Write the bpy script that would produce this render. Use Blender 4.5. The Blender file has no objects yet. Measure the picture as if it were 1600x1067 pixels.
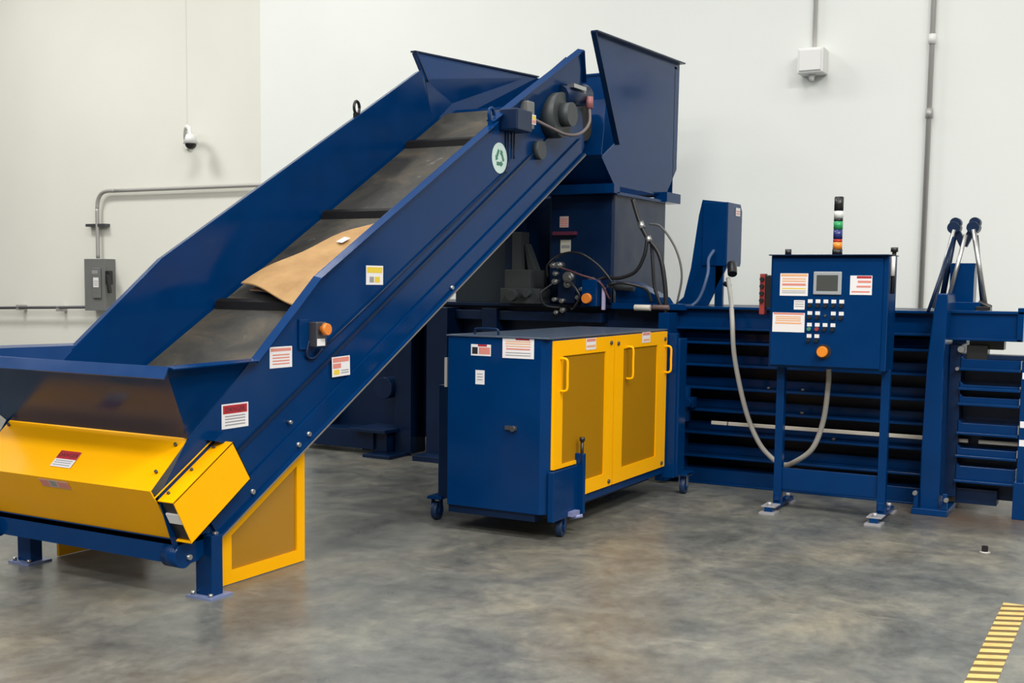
import bpy, bmesh, math, random
from mathutils import Vector, Matrix
random.seed(7)
C = bpy.context.scene.collection
S = bpy.context.scene

# ------------------------------------------------------------------ camera
cam = bpy.data.objects.new('camera', bpy.data.cameras.new('camera')); C.objects.link(cam)
rgt = Vector((0.86889, 0.49489, 0.01119)); dwn = Vector((0.05220, -0.06912, -0.99624)); fwd = Vector((-0.49225, 0.86620, -0.08589))
m = Matrix.Identity(4)
for i in range(3):
    m[i][0] = rgt[i]; m[i][1] = -dwn[i]; m[i][2] = -fwd[i]
m[0][3], m[1][3], m[2][3] = 0, 0, 1.6
cam.matrix_world = m
cam.data.sensor_width = 36; cam.data.sensor_fit = 'HORIZONTAL'
cam.data.lens = 1810.42 / 1600 * 36
cam.data.shift_x = (800 - 773.66) / 1600
cam.data.shift_y = (598.82 - 533.5) / 1600
cam.data.clip_start = .05
S.camera = cam
# ------------------------------------------------------------------ world, exposure, ceiling lamps and added fill light
w = bpy.data.worlds.new('world'); S.world = w; w.use_nodes = True
w.node_tree.nodes['Background'].inputs[0].default_value = (1.0, .985, .95, 1)
wt = w.node_tree; wtc = wt.nodes.new('ShaderNodeTexCoord'); wsx = wt.nodes.new('ShaderNodeSeparateXYZ'); wmr = wt.nodes.new('ShaderNodeMapRange')
wmr.inputs[1].default_value = .08; wmr.inputs[2].default_value = .55; wmr.inputs[3].default_value = .13; wmr.inputs[4].default_value = .62
wt.links.new(wtc.outputs['Generated'], wsx.inputs[0]); wt.links.new(wsx.outputs['Z'], wmr.inputs[0])
wt.links.new(wmr.outputs[0], wt.nodes['Background'].inputs[1])      # pale ceiling above, dim hall around
S.view_settings.view_transform = 'Standard'; S.view_settings.look = 'None'
S.view_settings.gamma = 1; S.view_settings.use_curve_mapping = False
S.view_settings.exposure = 0.0
def area(x, y, z, sx, sy, p, col=(1, .985, .95)):
    l = bpy.data.lights.new('bay_and_fill_light', 'AREA'); l.shape = 'RECTANGLE'; l.size = sx; l.size_y = sy
    l.energy = p; l.color = col
    o = bpy.data.objects.new('bay_and_fill_light', l); C.objects.link(o); o.location = (x, y, z); return o
for x, pw in ((-14, (0, 60, 110, 350)), (-8.5, (260, 120, 40, 260)), (-3, (420, 260, 170, 110)), (2.5, (420, 560, 620, 40)), (7.0, (0, 400, 440, 40))):  # ceiling grid; row behind camera and far-right column added as unseen fill
    for y, p in zip((-5.5, -1.0, 3.6, 8.0), pw):
        if p: area(x, y, 7.8, 2.2, 1.2, p * .80)

# ------------------------------------------------------------------ materials
def nm(name):
    mt = bpy.data.materials.new(name); mt.use_nodes = True
    nt = mt.node_tree; return mt, nt, nt.nodes['Principled BSDF']
def mat(name, col, rough=.5, metal=0, coat=0, var=0, spec=.5):
    mt, nt, b = nm(name)
    b.inputs['Base Color'].default_value = (*col, 1); b.inputs['Roughness'].default_value = rough
    b.inputs['Metallic'].default_value = metal; b.inputs['Coat Weight'].default_value = coat
    b.inputs['Coat Roughness'].default_value = .12; b.inputs['Specular IOR Level'].default_value = spec
    if var:
        tc = nt.nodes.new('ShaderNodeTexCoord'); n = nt.nodes.new('ShaderNodeTexNoise')
        n.inputs['Scale'].default_value = 3.5; n.inputs['Detail'].default_value = 6
        r = nt.nodes.new('ShaderNodeMapRange'); r.inputs[1].default_value = .3; r.inputs[2].default_value = .7
        r.inputs[3].default_value = 1 - var; r.inputs[4].default_value = 1 + var
        mx = nt.nodes.new('ShaderNodeVectorMath'); mx.operation = 'SCALE'; mx.inputs[0].default_value = col
        nt.links.new(tc.outputs['Object'], n.inputs['Vector']); nt.links.new(n.outputs['Fac'], r.inputs[0])
        nt.links.new(r.outputs[0], mx.inputs['Scale']); nt.links.new(mx.outputs[0], b.inputs['Base Color'])
        r2 = nt.nodes.new('ShaderNodeMapRange'); r2.inputs[1].default_value = .3; r2.inputs[2].default_value = .7
        r2.inputs[3].default_value = max(.03, rough - .06); r2.inputs[4].default_value = rough + .08
        nt.links.new(n.outputs['Fac'], r2.inputs[0]); nt.links.new(r2.outputs[0], b.inputs['Roughness'])
    return mt
BLUE = mat('blue_paint', (.0002, .029, .118), .17, var=.08, spec=.18)
DBLUE = mat('blue_paint_dark', (.0005, .013, .050), .36, var=.12, spec=.35)  # darker, duller copy of the blue for body, recesses and undersides
YEL = mat('yellow_paint', (1.0, .46, .0005), .34, var=.02, spec=.15)
BLACK = mat('black_rubber', (.006, .006, .007), .65, spec=.2)
BLKP = mat('black_plastic', (.012, .012, .013), .35)
STEEL = mat('bare_steel', (.48, .48, .47), .32, metal=.9)
DSTEEL = mat('dark_steel', (.10, .10, .11), .45, metal=.6)
GALV = mat('galvanised_pipe', (.42, .41, .39), .45, metal=.35)
GREYBOX = mat('grey_enamel', (.16, .165, .16), .5, var=.05)
WHITE = mat('white_plastic', (.78, .78, .76), .45)
LWHITE = mat('label_white', (.80, .78, .78), .5)
LRED = mat('label_red', (.42, .02, .03), .5)
LPINK = mat('label_faded_red', (.70, .25, .20), .5)
LORG = mat('label_orange', (.80, .42, .22), .5)
LYEL = mat('label_yellow', (.80, .58, .05), .5)
LGREY = mat('label_grey_print', (.30, .30, .31), .5)
LBLK = mat('label_black', (.02, .02, .025), .5)
LGRN = mat('label_green_ink', (.05, .22, .14), .5)
MINT = mat('oval_label_pale', (.62, .78, .72), .5)
ORANGE = mat('orange_plastic', (.75, .22, .03), .35)
AMBER = mat('amber_lens', (.80, .25, .02), .25)
GREENL = mat('green_lens', (.02, .30, .10), .25)
BLUEL = mat('blue_lens', (.02, .03, .16), .25)
REDL = mat('red_lens', (.55, .03, .02), .25)
CLEAR = mat('frosted_lens', (.66, .70, .66), .3)
SCREENM = mat('screen_glass', (.07, .075, .07), .18)
BEZEL = mat('screen_bezel', (.34, .36, .38), .4)
HOSE = mat('hose_rubber', (.012, .012, .014), .4)
GHOSE = mat('grey_conduit_plastic', (.36, .35, .32), .5)
REDP = mat('red_paint', (.30, .03, .03), .5)
DGREY = mat('dark_grey_cast', (.045, .052, .055), .5, var=.15)
PALEBAR = mat('pale_plastic_bar', (.60, .56, .48), .5)
TAN = None

def mesh_mat():
    # fine perforated sheet: holes far smaller than a pixel, so an even part of the light passes
    mt, nt, b = nm('yellow_perforated_sheet')
    b.inputs['Base Color'].default_value = (.50, .235, .0005, 1); b.inputs['Roughness'].default_value = .5; b.inputs['Specular IOR Level'].default_value = .2
    tr = nt.nodes.new('ShaderNodeBsdfTransparent'); mx = nt.nodes.new('ShaderNodeMixShader'); mx.inputs[0].default_value = .32
    nt.links.new(b.outputs[0], mx.inputs[1]); nt.links.new(tr.outputs[0], mx.inputs[2])
    nt.links.new(mx.outputs[0], nt.nodes['Material Output'].inputs[0])
    return mt
MESH = mesh_mat()

def ramp(nt, fac, stops):
    r = nt.nodes.new('ShaderNodeValToRGB'); e = r.color_ramp.elements
    e[0].position, e[0].color = stops[0][0], (*stops[0][1], 1); e[1].position, e[1].color = stops[-1][0], (*stops[-1][1], 1)
    for p, c in stops[1:-1]:
        q = e.new(p); q.color = (*c, 1)
    nt.links.new(fac, r.inputs[0]); return r.outputs[0]
def noise(nt, vec, scale, detail=6, rough=.6, sc=(1, 1, 1), dist=0, rot=0):
    mp = nt.nodes.new('ShaderNodeMapping'); mp.inputs['Scale'].default_value = sc; mp.inputs['Rotation'].default_value = (0, 0, rot)
    nt.links.new(vec, mp.inputs['Vector'])
    n = nt.nodes.new('ShaderNodeTexNoise'); n.inputs['Scale'].default_value = scale; n.inputs['Detail'].default_value = detail
    n.inputs['Roughness'].default_value = rough; n.inputs['Distortion'].default_value = dist
    nt.links.new(mp.outputs[0], n.inputs['Vector']); return n.outputs['Fac']
def mixc(nt, fac, a, b, mode='MIX'):
    x = nt.nodes.new('ShaderNodeMix'); x.data_type = 'RGBA'; x.blend_type = mode
    for k, v in ((0, fac), (6, a), (7, b)):
        if hasattr(v, 'links') or hasattr(v, 'is_linked'): nt.links.new(v, x.inputs[k])
        else: x.inputs[k].default_value = v if k == 0 else (*v, 1)
    return x.outputs[2]
def floor_mat():
    mt, nt, b = nm('polished_concrete')
    geo = nt.nodes.new('ShaderNodeNewGeometry'); P = geo.outputs['Position']
    big = noise(nt, P, .55, 5, .6, dist=.6)
    c = ramp(nt, big, [(.30, (.088, .097, .095)), (.5, (.132, .133, .122)), (.70, (.175, .160, .125))])
    med = noise(nt, P, 2.0, 9, .68, (1, .9, 1), .5, .4)
    c = mixc(nt, 1.0, c, ramp(nt, med, [(.30, (.60, .63, .66)), (.5, (.95, .96, .96)), (.68, (1.42, 1.38, 1.26))]), 'MULTIPLY')
    fine = noise(nt, P, 9, 9, .75, (1, .8, 1))
    c = mixc(nt, 1.0, c, ramp(nt, fine, [(.32, (.70, .70, .71)), (.68, (1.28, 1.27, 1.24))]), 'MULTIPLY')
    st = noise(nt, P, 2.6, 6, .6, (.6, 2.2, 1), .5, -.15)
    c = mixc(nt, ramp(nt, st, [(.64, (0, 0, 0)), (.74, (.5, .5, .5))]), c, (.32, .30, .245))
    # brown dirt on the floor by the baler's right end
    dist = nt.nodes.new('ShaderNodeVectorMath'); dist.operation = 'DISTANCE'; dist.inputs[1].default_value = (-1.0, 8.75, 0)
    nt.links.new(P, dist.inputs[0])
    mr = nt.nodes.new('ShaderNodeMapRange'); mr.inputs[1].default_value = .9; mr.inputs[2].default_value = .2; mr.inputs[3].default_value = 0; mr.inputs[4].default_value = .85
    nt.links.new(dist.outputs['Value'], mr.inputs[0])
    mm = nt.nodes.new('ShaderNodeMath'); mm.operation = 'MULTIPLY'; nt.links.new(mr.outputs[0], mm.inputs[0])
    nt.links.new(ramp(nt, med, [(.35, (.4, .4, .4)), (.6, (1, 1, 1))]), mm.inputs[1])
    c = mixc(nt, mm.outputs[0], c, (.085, .045, .022))
    nt.links.new(c, b.inputs['Base Color'])
    rr = nt.nodes.new('ShaderNodeMapRange'); rr.inputs[1].default_value = .3; rr.inputs[2].default_value = .7; rr.inputs[3].default_value = .24; rr.inputs[4].default_value = .48
    nt.links.new(med, rr.inputs[0]); nt.links.new(rr.outputs[0], b.inputs['Roughness'])
    b.inputs['Specular IOR Level'].default_value = .5
    return mt
def wall_mat(name, col, var=.025):
    mt, nt, b = nm(name)
    geo = nt.nodes.new('ShaderNodeNewGeometry')
    n = noise(nt, geo.outputs['Position'], .5, 4, .5)
    lo = tuple(x * (1 - var) for x in col); hi = tuple(x * (1 + var) for x in col)
    nt.links.new(ramp(nt, n, [(.35, lo), (.65, hi)]), b.inputs['Base Color'])
    b.inputs['Roughness'].default_value = .7
    bp = nt.nodes.new('ShaderNodeBump'); bp.inputs['Strength'].default_value = .08; bp.inputs['Distance'].default_value = .01
    nt.links.new(noise(nt, geo.outputs['Position'], 30, 4, .6), bp.inputs['Height']); nt.links.new(bp.outputs[0], b.inputs['Normal'])
    return mt
def belt_mat():
    mt, nt, b = nm('scuffed_belt_rubber')
    geo = nt.nodes.new('ShaderNodeNewGeometry'); P = geo.outputs['Position']
    n1 = noise(nt, P, 2.6, 6, .65, dist=.8)
    c = ramp(nt, n1, [(.3, (.020, .021, .021)), (.5, (.042, .040, .034)), (.72, (.085, .070, .050))])
    n2 = noise(nt, P, 8, 6, .7, (1, .6, .6), 1.6)
    c = mixc(nt, ramp(nt, n2, [(.63, (0, 0, 0)), (.72, (.45, .45, .45))]), c, (.26, .26, .23))
    nt.links.new(c, b.inputs['Base Color']); b.inputs['Roughness'].default_value = .62; b.inputs['Specular IOR Level'].default_value = .25
    return mt
def card_mat():
    mt, nt, b = nm('corrugated_cardboard')
    geo = nt.nodes.new('ShaderNodeNewGeometry')
    n1 = noise(nt, geo.outputs['Position'], 5, 5, .6)
    nt.links.new(ramp(nt, n1, [(.3, (.32, .18, .065)), (.7, (.45, .27, .11))]), b.inputs['Base Color'])
    b.inputs['Roughness'].default_value = .8; return mt
def tape_mat():
    mt, nt, b = nm('hazard_striped_tape')
    geo = nt.nodes.new('ShaderNodeNewGeometry'); sp = nt.nodes.new('ShaderNodeSeparateXYZ'); nt.links.new(geo.outputs['Position'], sp.inputs[0])
    a = nt.nodes.new('ShaderNodeMath'); a.operation = 'MULTIPLY_ADD'; a.inputs[1].default_value = -.45
    nt.links.new(sp.outputs['X'], a.inputs[0]); nt.links.new(sp.outputs['Y'], a.inputs[2])
    d = nt.nodes.new('ShaderNodeMath'); d.operation = 'MULTIPLY'; d.inputs[1].default_value = 1 / .098; nt.links.new(a.outputs[0], d.inputs[0])
    f = nt.nodes.new('ShaderNodeMath'); f.operation = 'FRACT'; nt.links.new(d.outputs[0], f.inputs[0])
    g = nt.nodes.new('ShaderNodeMath'); g.operation = 'GREATER_THAN'; g.inputs[1].default_value = .56; nt.links.new(f.outputs[0], g.inputs[0])
    n = noise(nt, geo.outputs['Position'], 12, 4, .6)
    y = ramp(nt, n, [(.3, (.50, .33, .09)), (.7, (.66, .47, .17))])
    nt.links.new(mixc(nt, g.outputs[0], y, (.12, .075, .02)), b.inputs['Base Color']); b.inputs['Roughness'].default_value = .5
    return mt
FLOOR = floor_mat(); BELT = belt_mat(); CARD = card_mat(); TAPE = tape_mat()
WALL_B = wall_mat('white_wall_paint', (.80, .825, .79)); WALL_L = wall_mat('cream_wall', (.79, .785, .71))  # left wall a creamier tone than the back wall

# ------------------------------------------------------------------ mesh helpers (world coordinates in, object-local out)
def B(): return bmesh.new()
def box(bm, x0, x1, y0, y1, z0, z1, mi=0):
    vs = [bm.verts.new((x, y, z)) for x in (x0, x1) for y in (y0, y1) for z in (z0, z1)]
    for f in ((0, 1, 3, 2), (4, 6, 7, 5), (0, 4, 5, 1), (2, 3, 7, 6), (0, 2, 6, 4), (1, 5, 7, 3)):
        bm.faces.new([vs[i] for i in f]).material_index = mi
    return bm
def prism(bm, pts, ax, a0, a1, mi=0):
    """polygon in the plane across ax, extruded a0..a1.  ax X: pts=(y,z); Y: (x,z); Z: (x,y)"""
    def P(p, a): return {'X': (a, p[0], p[1]), 'Y': (p[0], a, p[1]), 'Z': (p[0], p[1], a)}[ax]
    A = [bm.verts.new(P(p, a0)) for p in pts]; D = [bm.verts.new(P(p, a1)) for p in pts]
    fs = [bm.faces.new(A), bm.faces.new(D[::-1])]
    n = len(pts)
    for i in range(n): fs.append(bm.faces.new([A[i], D[i], D[(i + 1) % n], A[(i + 1) % n]]))
    for f in fs: f.material_index = mi
    return bm
def slab(bm, quad, t, mi=0):
    """thin plate on a planar polygon of 3D points, thickness t along its normal"""
    q = [Vector(p) for p in quad]; n = (q[1] - q[0]).cross(q[2] - q[0]).normalized() * t
    A = [bm.verts.new(p) for p in q]; D = [bm.verts.new(p + n) for p in q]
    fs = [bm.faces.new(A), bm.faces.new(D[::-1])]; k = len(q)
    for i in range(k): fs.append(bm.faces.new([A[i], D[i], D[(i + 1) % k], A[(i + 1) % k]]))
    for f in fs: f.material_index = mi
    return bm
def cyl(bm, p0, p1, r0, r1=None, n=20, mi=0, smooth=True):
    p0, p1 = Vector(p0), Vector(p1); r1 = r0 if r1 is None else r1
    d = (p1 - p0).normalized(); a = d.orthogonal().normalized(); b = d.cross(a)
    R0 = []; R1 = []
    for i in range(n):
        t = 2 * math.pi * i / n; v = a * math.cos(t) + b * math.sin(t)
        R0.append(bm.verts.new(p0 + v * r0)); R1.append(bm.verts.new(p1 + v * r1))
    f = bm.faces.new(R0[::-1]); f.material_index = mi; f = bm.faces.new(R1); f.material_index = mi
    for i in range(n):
        f = bm.faces.new([R0[i], R0[(i + 1) % n], R1[(i + 1) % n], R1[i]]); f.smooth = smooth; f.material_index = mi
    return bm
def spline(pts, k=8):
    P = [Vector(p) for p in pts]; P = [P[0] * 2 - P[1]] + P + [P[-1] * 2 - P[-2]]; out = []
    for i in range(1, len(P) - 2):
        for j in range(k):
            t = j / k; a, b, c, d = P[i - 1:i + 3]
            out.append(.5 * ((2 * b) + (c - a) * t + (2 * a - 5 * b + 4 * c - d) * t * t + (3 * b - a - 3 * c + d) * t ** 3))
    out.append(P[-2]); return out
def tube(bm, pts, r, n=10, smooth=True, k=8, mi=0, raw=False):
    P = [Vector(p) for p in pts] if raw else spline(pts, k)
    rings = []; up = None
    for i, p in enumerate(P):
        d = (P[min(i + 1, len(P) - 1)] - P[max(i - 1, 0)]).normalized()
        if up is None: up = d.orthogonal().normalized()
        up = (up - d * up.dot(d)).normalized(); b = d.cross(up)
        rings.append([bm.verts.new(p + (up * math.cos(2 * math.pi * j / n) + b * math.sin(2 * math.pi * j / n)) * r) for j in range(n)])
    for A, D in zip(rings, rings[1:]):
        for j in range(n):
            f = bm.faces.new([A[j], A[(j + 1) % n], D[(j + 1) % n], D[j]]); f.smooth = smooth; f.material_index = mi
    bm.faces.new(rings[0][::-1]); bm.faces.new(rings[-1]); return bm
def beam(bm, p0, p1, w, h, side=(1, 0, 0), mi=0):
    """rectangular bar from p0 to p1; w along side, h across"""
    p0, p1 = Vector(p0), Vector(p1); d = (p1 - p0).normalized(); s = Vector(side); s = (s - d * s.dot(d)).normalized(); u = d.cross(s)
    vs = []
    for p in (p0, p1):
        for a, b in ((-1, -1), (1, -1), (1, 1), (-1, 1)): vs.append(bm.verts.new(p + s * a * w / 2 + u * b * h / 2))
    for f in ((3, 2, 1, 0), (4, 5, 6, 7), (0, 1, 5, 4), (1, 2, 6, 5), (2, 3, 7, 6), (3, 0, 4, 7)):
        bm.faces.new([vs[i] for i in f]).material_index = mi
    return bm
def sphere(bm, c, r, mi=0, seg=16, scale=(1, 1, 1)):
    g = bmesh.ops.create_uvsphere(bm, u_segments=seg, v_segments=seg // 2 + 2, radius=r)
    for v in g['verts']:
        v.co = Vector((v.co.x * scale[0], v.co.y * scale[1], v.co.z * scale[2])) + Vector(c)
        for f in v.link_faces: f.smooth = True; f.material_index = mi
    return bm
ORG = {}
def obj(name, bm, mats, parent=None, bevel=0, label=None):
    bmesh.ops.recalc_face_normals(bm, faces=bm.faces)
    me = bpy.data.meshes.new(name)
    if parent is None:
        xs = [v.co for v in bm.verts]
        o3 = Vector(((min(v.x for v in xs) + max(v.x for v in xs)) / 2, (min(v.y for v in xs) + max(v.y for v in xs)) / 2, min(v.z for v in xs)))
    else: o3 = ORG[parent.name]
    bmesh.ops.translate(bm, verts=bm.verts, vec=-o3)
    bm.to_mesh(me); bm.free()
    for mm in (mats if isinstance(mats, (list, tuple)) else [mats]): me.materials.append(mm)
    o = bpy.data.objects.new(name, me); C.objects.link(o)
    if parent is None: o.location = o3
    else: o.parent = parent
    ORG[o.name] = o3
    if bevel:
        md = o.modifiers.new('bevel', 'BEVEL'); md.width = bevel; md.segments = 2; md.limit_method = 'ANGLE'; md.angle_limit = math.radians(40)
    if label: o['label'] = label
    return o
def tag(o, label, cat, group=None):
    o['label'] = label; o['category'] = cat
    if group: o['group'] = group
    return o
def thing(name, label, cat, loc, group=None):
    o = bpy.data.objects.new(name, None); C.objects.link(o); o.location = loc; ORG[o.name] = Vector(loc)
    o.empty_display_size = .1
    return tag(o, label, cat, group)
def struct(name, bm, mt): o = obj(name, bm, mt); o['kind'] = 'structure'; return o
def glyphs(s, height):
    cu = bpy.data.curves.new('t', 'FONT'); cu.body = s; cu.size = 1; cu.align_x = 'CENTER'; cu.align_y = 'CENTER'; cu.resolution_u = 2
    to = bpy.data.objects.new('t', cu); me = bpy.data.meshes.new_from_object(to)
    vs = [v.co.copy() for v in me.vertices]; fs = [list(p.vertices) for p in me.polygons]
    bpy.data.objects.remove(to); bpy.data.meshes.remove(me); bpy.data.curves.remove(cu)
    lo = min(v.y for v in vs); hi = max(v.y for v in vs); k = height / (hi - lo)
    return [((v.x) * k, (v.y - (lo + hi) / 2) * k) for v in vs], fs
def decal(name, parent, c, face, wd, ht, rects=(), texts=(), rot=0, label=None, base=LWHITE, th=.0015):
    """a sticker plate centred at c. face 'X' looks to +X, 'Y' looks to -Y. rects in 0..1, texts (string, x, y, height fraction, material)"""
    u = Vector((0, 1, 0)) if face == 'X' else Vector((1, 0, 0)); v = Vector((0, 0, 1)); n = u.cross(v)
    if face == 'F':   # sloping cover
        pass
    cr, sr = math.cos(rot), math.sin(rot); u2 = u * cr + v * sr; v2 = v * cr - u * sr
    return decal_uv(name, parent, Vector(c), u2, v2, wd, ht, rects, texts, label, base, th)
def decal_uv(name, parent, c, u, v, wd, ht, rects=(), texts=(), label=None, base=LWHITE, th=.0015):
    n = u.cross(v); bm = B(); mats = [base]
    def P(x, y, z): return c + u * ((x - .5) * wd) + v * ((y - .5) * ht) + n * z
    def mi(mt):
        if mt not in mats: mats.append(mt)
        return mats.index(mt)
    def q(x0, y0, x1, y1, z0, z1, k):
        vs = [bm.verts.new(P(x, y, z)) for z in (z0, z1) for x, y in ((x0, y0), (x1, y0), (x1, y1), (x0, y1))]
        for f in ((3, 2, 1, 0), (4, 5, 6, 7), (0, 1, 5, 4), (1, 2, 6, 5), (2, 3, 7, 6), (3, 0, 4, 7)): bm.faces.new([vs[i] for i in f]).material_index = k
    q(0, 0, 1, 1, .0005, th, 0)
    for x0, y0, x1, y1, mt in rects: q(x0, y0, x1, y1, th, th + .0006, mi(mt))
    for s, x, y, h, mt in texts:
        vs, fs = glyphs(s, h * ht); k = mi(mt)
        nv = [bm.verts.new(c + u * ((x - .5) * wd + a) + v * ((y - .5) * ht + b) + n * (th + .0012)) for a, b in vs]
        for f in fs:
            try: bm.faces.new([nv[i] for i in f]).material_index = k
            except ValueError: pass
    me = bpy.data.meshes.new(name); o3 = ORG[parent.name] if parent else c
    bmesh.ops.translate(bm, verts=bm.verts, vec=-o3); bm.to_mesh(me); bm.free()
    for mt in mats: me.materials.append(mt)
    o = bpy.data.objects.new(name, me); C.objects.link(o); o.parent = parent; ORG[o.name] = o3
    if label: o['label'] = label
    return o
def lines(x0, x1, ys, h, mt): return [(x0, y, x1, y + h, mt) for y in ys]

# ------------------------------------------------------------------ room
struct('floor', box(B(), -26, 9, -7, 12.3, -.1, 0), FLOOR)
struct('wall_back', box(B(), -10.09, 9, 11.6, 12.3, 0, 9.6), WALL_B)
struct('wall_left', box(B(), -26, -10.09, 12.0, 12.3, 0, 9.6), WALL_L)
struct('trim_1', box(B(), -11.765, -11.745, 11.996, 12.0, 3.75, 9.6), mat('panel_joint', (.72, .715, .64), .8))

# conduits, boxes and camera on the walls
t = thing('wall_conduit', 'thin galvanised conduit on left wall running right then bending down to grey switch', 'pipe', (-13.5, 11.92, 1.9))
bm = B(); tube(bm, [(-13.47, 11.92, 1.9), (-13.47, 11.92, 2.3), (-13.47, 11.92, 2.62)], .028, 12)
tube(bm, [(-13.47, 11.92, 2.62), (-13.45, 11.92, 2.74), (-13.38, 11.92, 2.83), (-13.26, 11.92, 2.865), (-13.1, 11.92, 2.865)], .028, 12)
tube(bm, [(-13.1, 11.92, 2.865), (-11.5, 11.92, 2.862), (-10.12, 11.92, 2.86)], .026, 12); obj('pipe', bm, GALV, t)
bm = B(); box(bm, -13.70, -13.30, 11.90, 12.0, 2.36, 2.40); obj('strut_clamp', bm, DSTEEL, t)
t = thing('disconnect_switch', 'grey enamel electrical switch box with black side lever on left wall', 'switch box', (-13.41, 11.9, 1.13))
bm = B(); box(bm, -13.63, -13.20, 11.80, 12.0, 1.14, 1.89); obj('enclosure', bm, GREYBOX, t, .006)
bm = B(); box(bm, -13.44, -13.27, 11.775, 11.80, 1.32, 1.76); d = obj('cover_plate', bm, GREYBOX, t, .01)
bm = B(); box(bm, -13.20, -13.12, 11.80, 11.88, 1.52, 1.72); beam(bm, (-13.13, 11.78, 1.66), (-13.06, 11.76, 1.40), .05, .05, (0, 1, 0)); obj('lever', bm, BLKP, t, .01)
decal('label', t, (-13.36, 11.775, 1.55), 'Y', .11, .14, lines(.1, .9, (.2, .4, .6), .06, LGREY))
decal('label', t, (-13.38, 11.775, 1.70), 'Y', .12, .05, base=LGREY)
t = thing('wall_pipe', 'thin horizontal pipe with clamps running left from grey switch box', 'pipe', (-15.5, 11.85, 1.15))
bm = B(); tube(bm, [(-25, 11.86, 1.00), (-20, 11.86, 1.06), (-15.8, 11.86, 1.13), (-13.66, 11.86, 1.185)], .022, 10, raw=True); obj('pipe', bm, DSTEEL, t)
for x in (-15.2, -14.3): obj('pipe_clamp', box(B(), x, x + .06, 11.84, 12.0, 1.11, 1.19), GALV, t)
t = thing('security_camera', 'small white dome security camera on curved arm on left wall', 'camera', (-11.6, 11.9, 3.45))
bm = B(); cyl(bm, (-11.73, 12.0, 3.47), (-11.73, 11.955, 3.47), .07); obj('wall_mount', bm, WHITE, t)
bm = B(); tube(bm, [(-11.73, 11.96, 3.47), (-11.68, 11.88, 3.56), (-11.58, 11.80, 3.66), (-11.47, 11.74, 3.64), (-11.42, 11.72, 3.54)], .028, 10); obj('arm', bm, WHITE, t)
bm = B(); cyl(bm, (-11.42, 11.72, 3.43), (-11.42, 11.72, 3.55), .10, .06); obj('housing', bm, WHITE, t)
bm = B(); sphere(bm, (-11.42, 11.72, 3.42), .075, scale=(1, 1, .9)); obj('lens_dome', bm, BLKP, t)
t = thing('junction_box', 'white junction box high on back wall beneath a thin vertical conduit', 'electrical box', (-3.02, 11.5, 3.65))
bm = B(); box(bm, -3.15, -2.90, 11.40, 11.6, 3.66, 3.90); obj('enclosure', bm, WHITE, t, .012)
bm = B(); box(bm, -3.13, -2.92, 11.385, 11.40, 3.68, 3.88); obj('cover', bm, WHITE, t, .008)
bm = B(); cyl(bm, (-3.03, 11.5, 3.66), (-3.03, 11.5, 3.60), .035, .02); obj('gland', bm, WHITE, t)
t = thing('wall_conduit', 'thin white conduit rising from white junction box on back wall', 'pipe', (-3.03, 11.56, 3.9))
bm = B(); cyl(bm, (-3.03, 11.56, 3.90), (-3.03, 11.56, 9.5), .022); obj('pipe', bm, mat('off_white_pipe', (.70, .69, .66), .5), t)
t = thing('wall_conduit', 'tall grey vertical conduit on back wall behind right end of baler', 'pipe', (-1.94, 11.55, 1.2))
bm = B(); cyl(bm, (-1.94, 11.55, .6), (-1.93, 11.55, 9.5), .024); obj('pipe', bm, GALV, t)
for z in (3.86, 3.18):
    bm = B(); cyl(bm, (-1.935, 11.55, z), (-1.935, 11.55, z + .09), .034); obj('coupling', bm, WHITE if z > 3.5 else GALV, t)

o = obj('floor_tape', box(B(), -.60, -.485, 3.6, 6.35, .0005, .002), TAPE); tag(o, 'yellow and black hazard striped tape on floor at lower right', 'tape')
t = thing('floor_anchor', 'small dark anchor stub standing on floor in front of right end of baler', 'anchor', (-.83, 7.5, 0))
bm = B(); cyl(bm, (-.83, 7.52, .0), (-.83, 7.52, .008), .035, .028, 12); obj('base_washer', bm, GALV, t)
bm = B(); cyl(bm, (-.83, 7.52, .008), (-.83, 7.52, .04), .02, .02, 6, smooth=False); obj('bolt', bm, BLKP, t)

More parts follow.
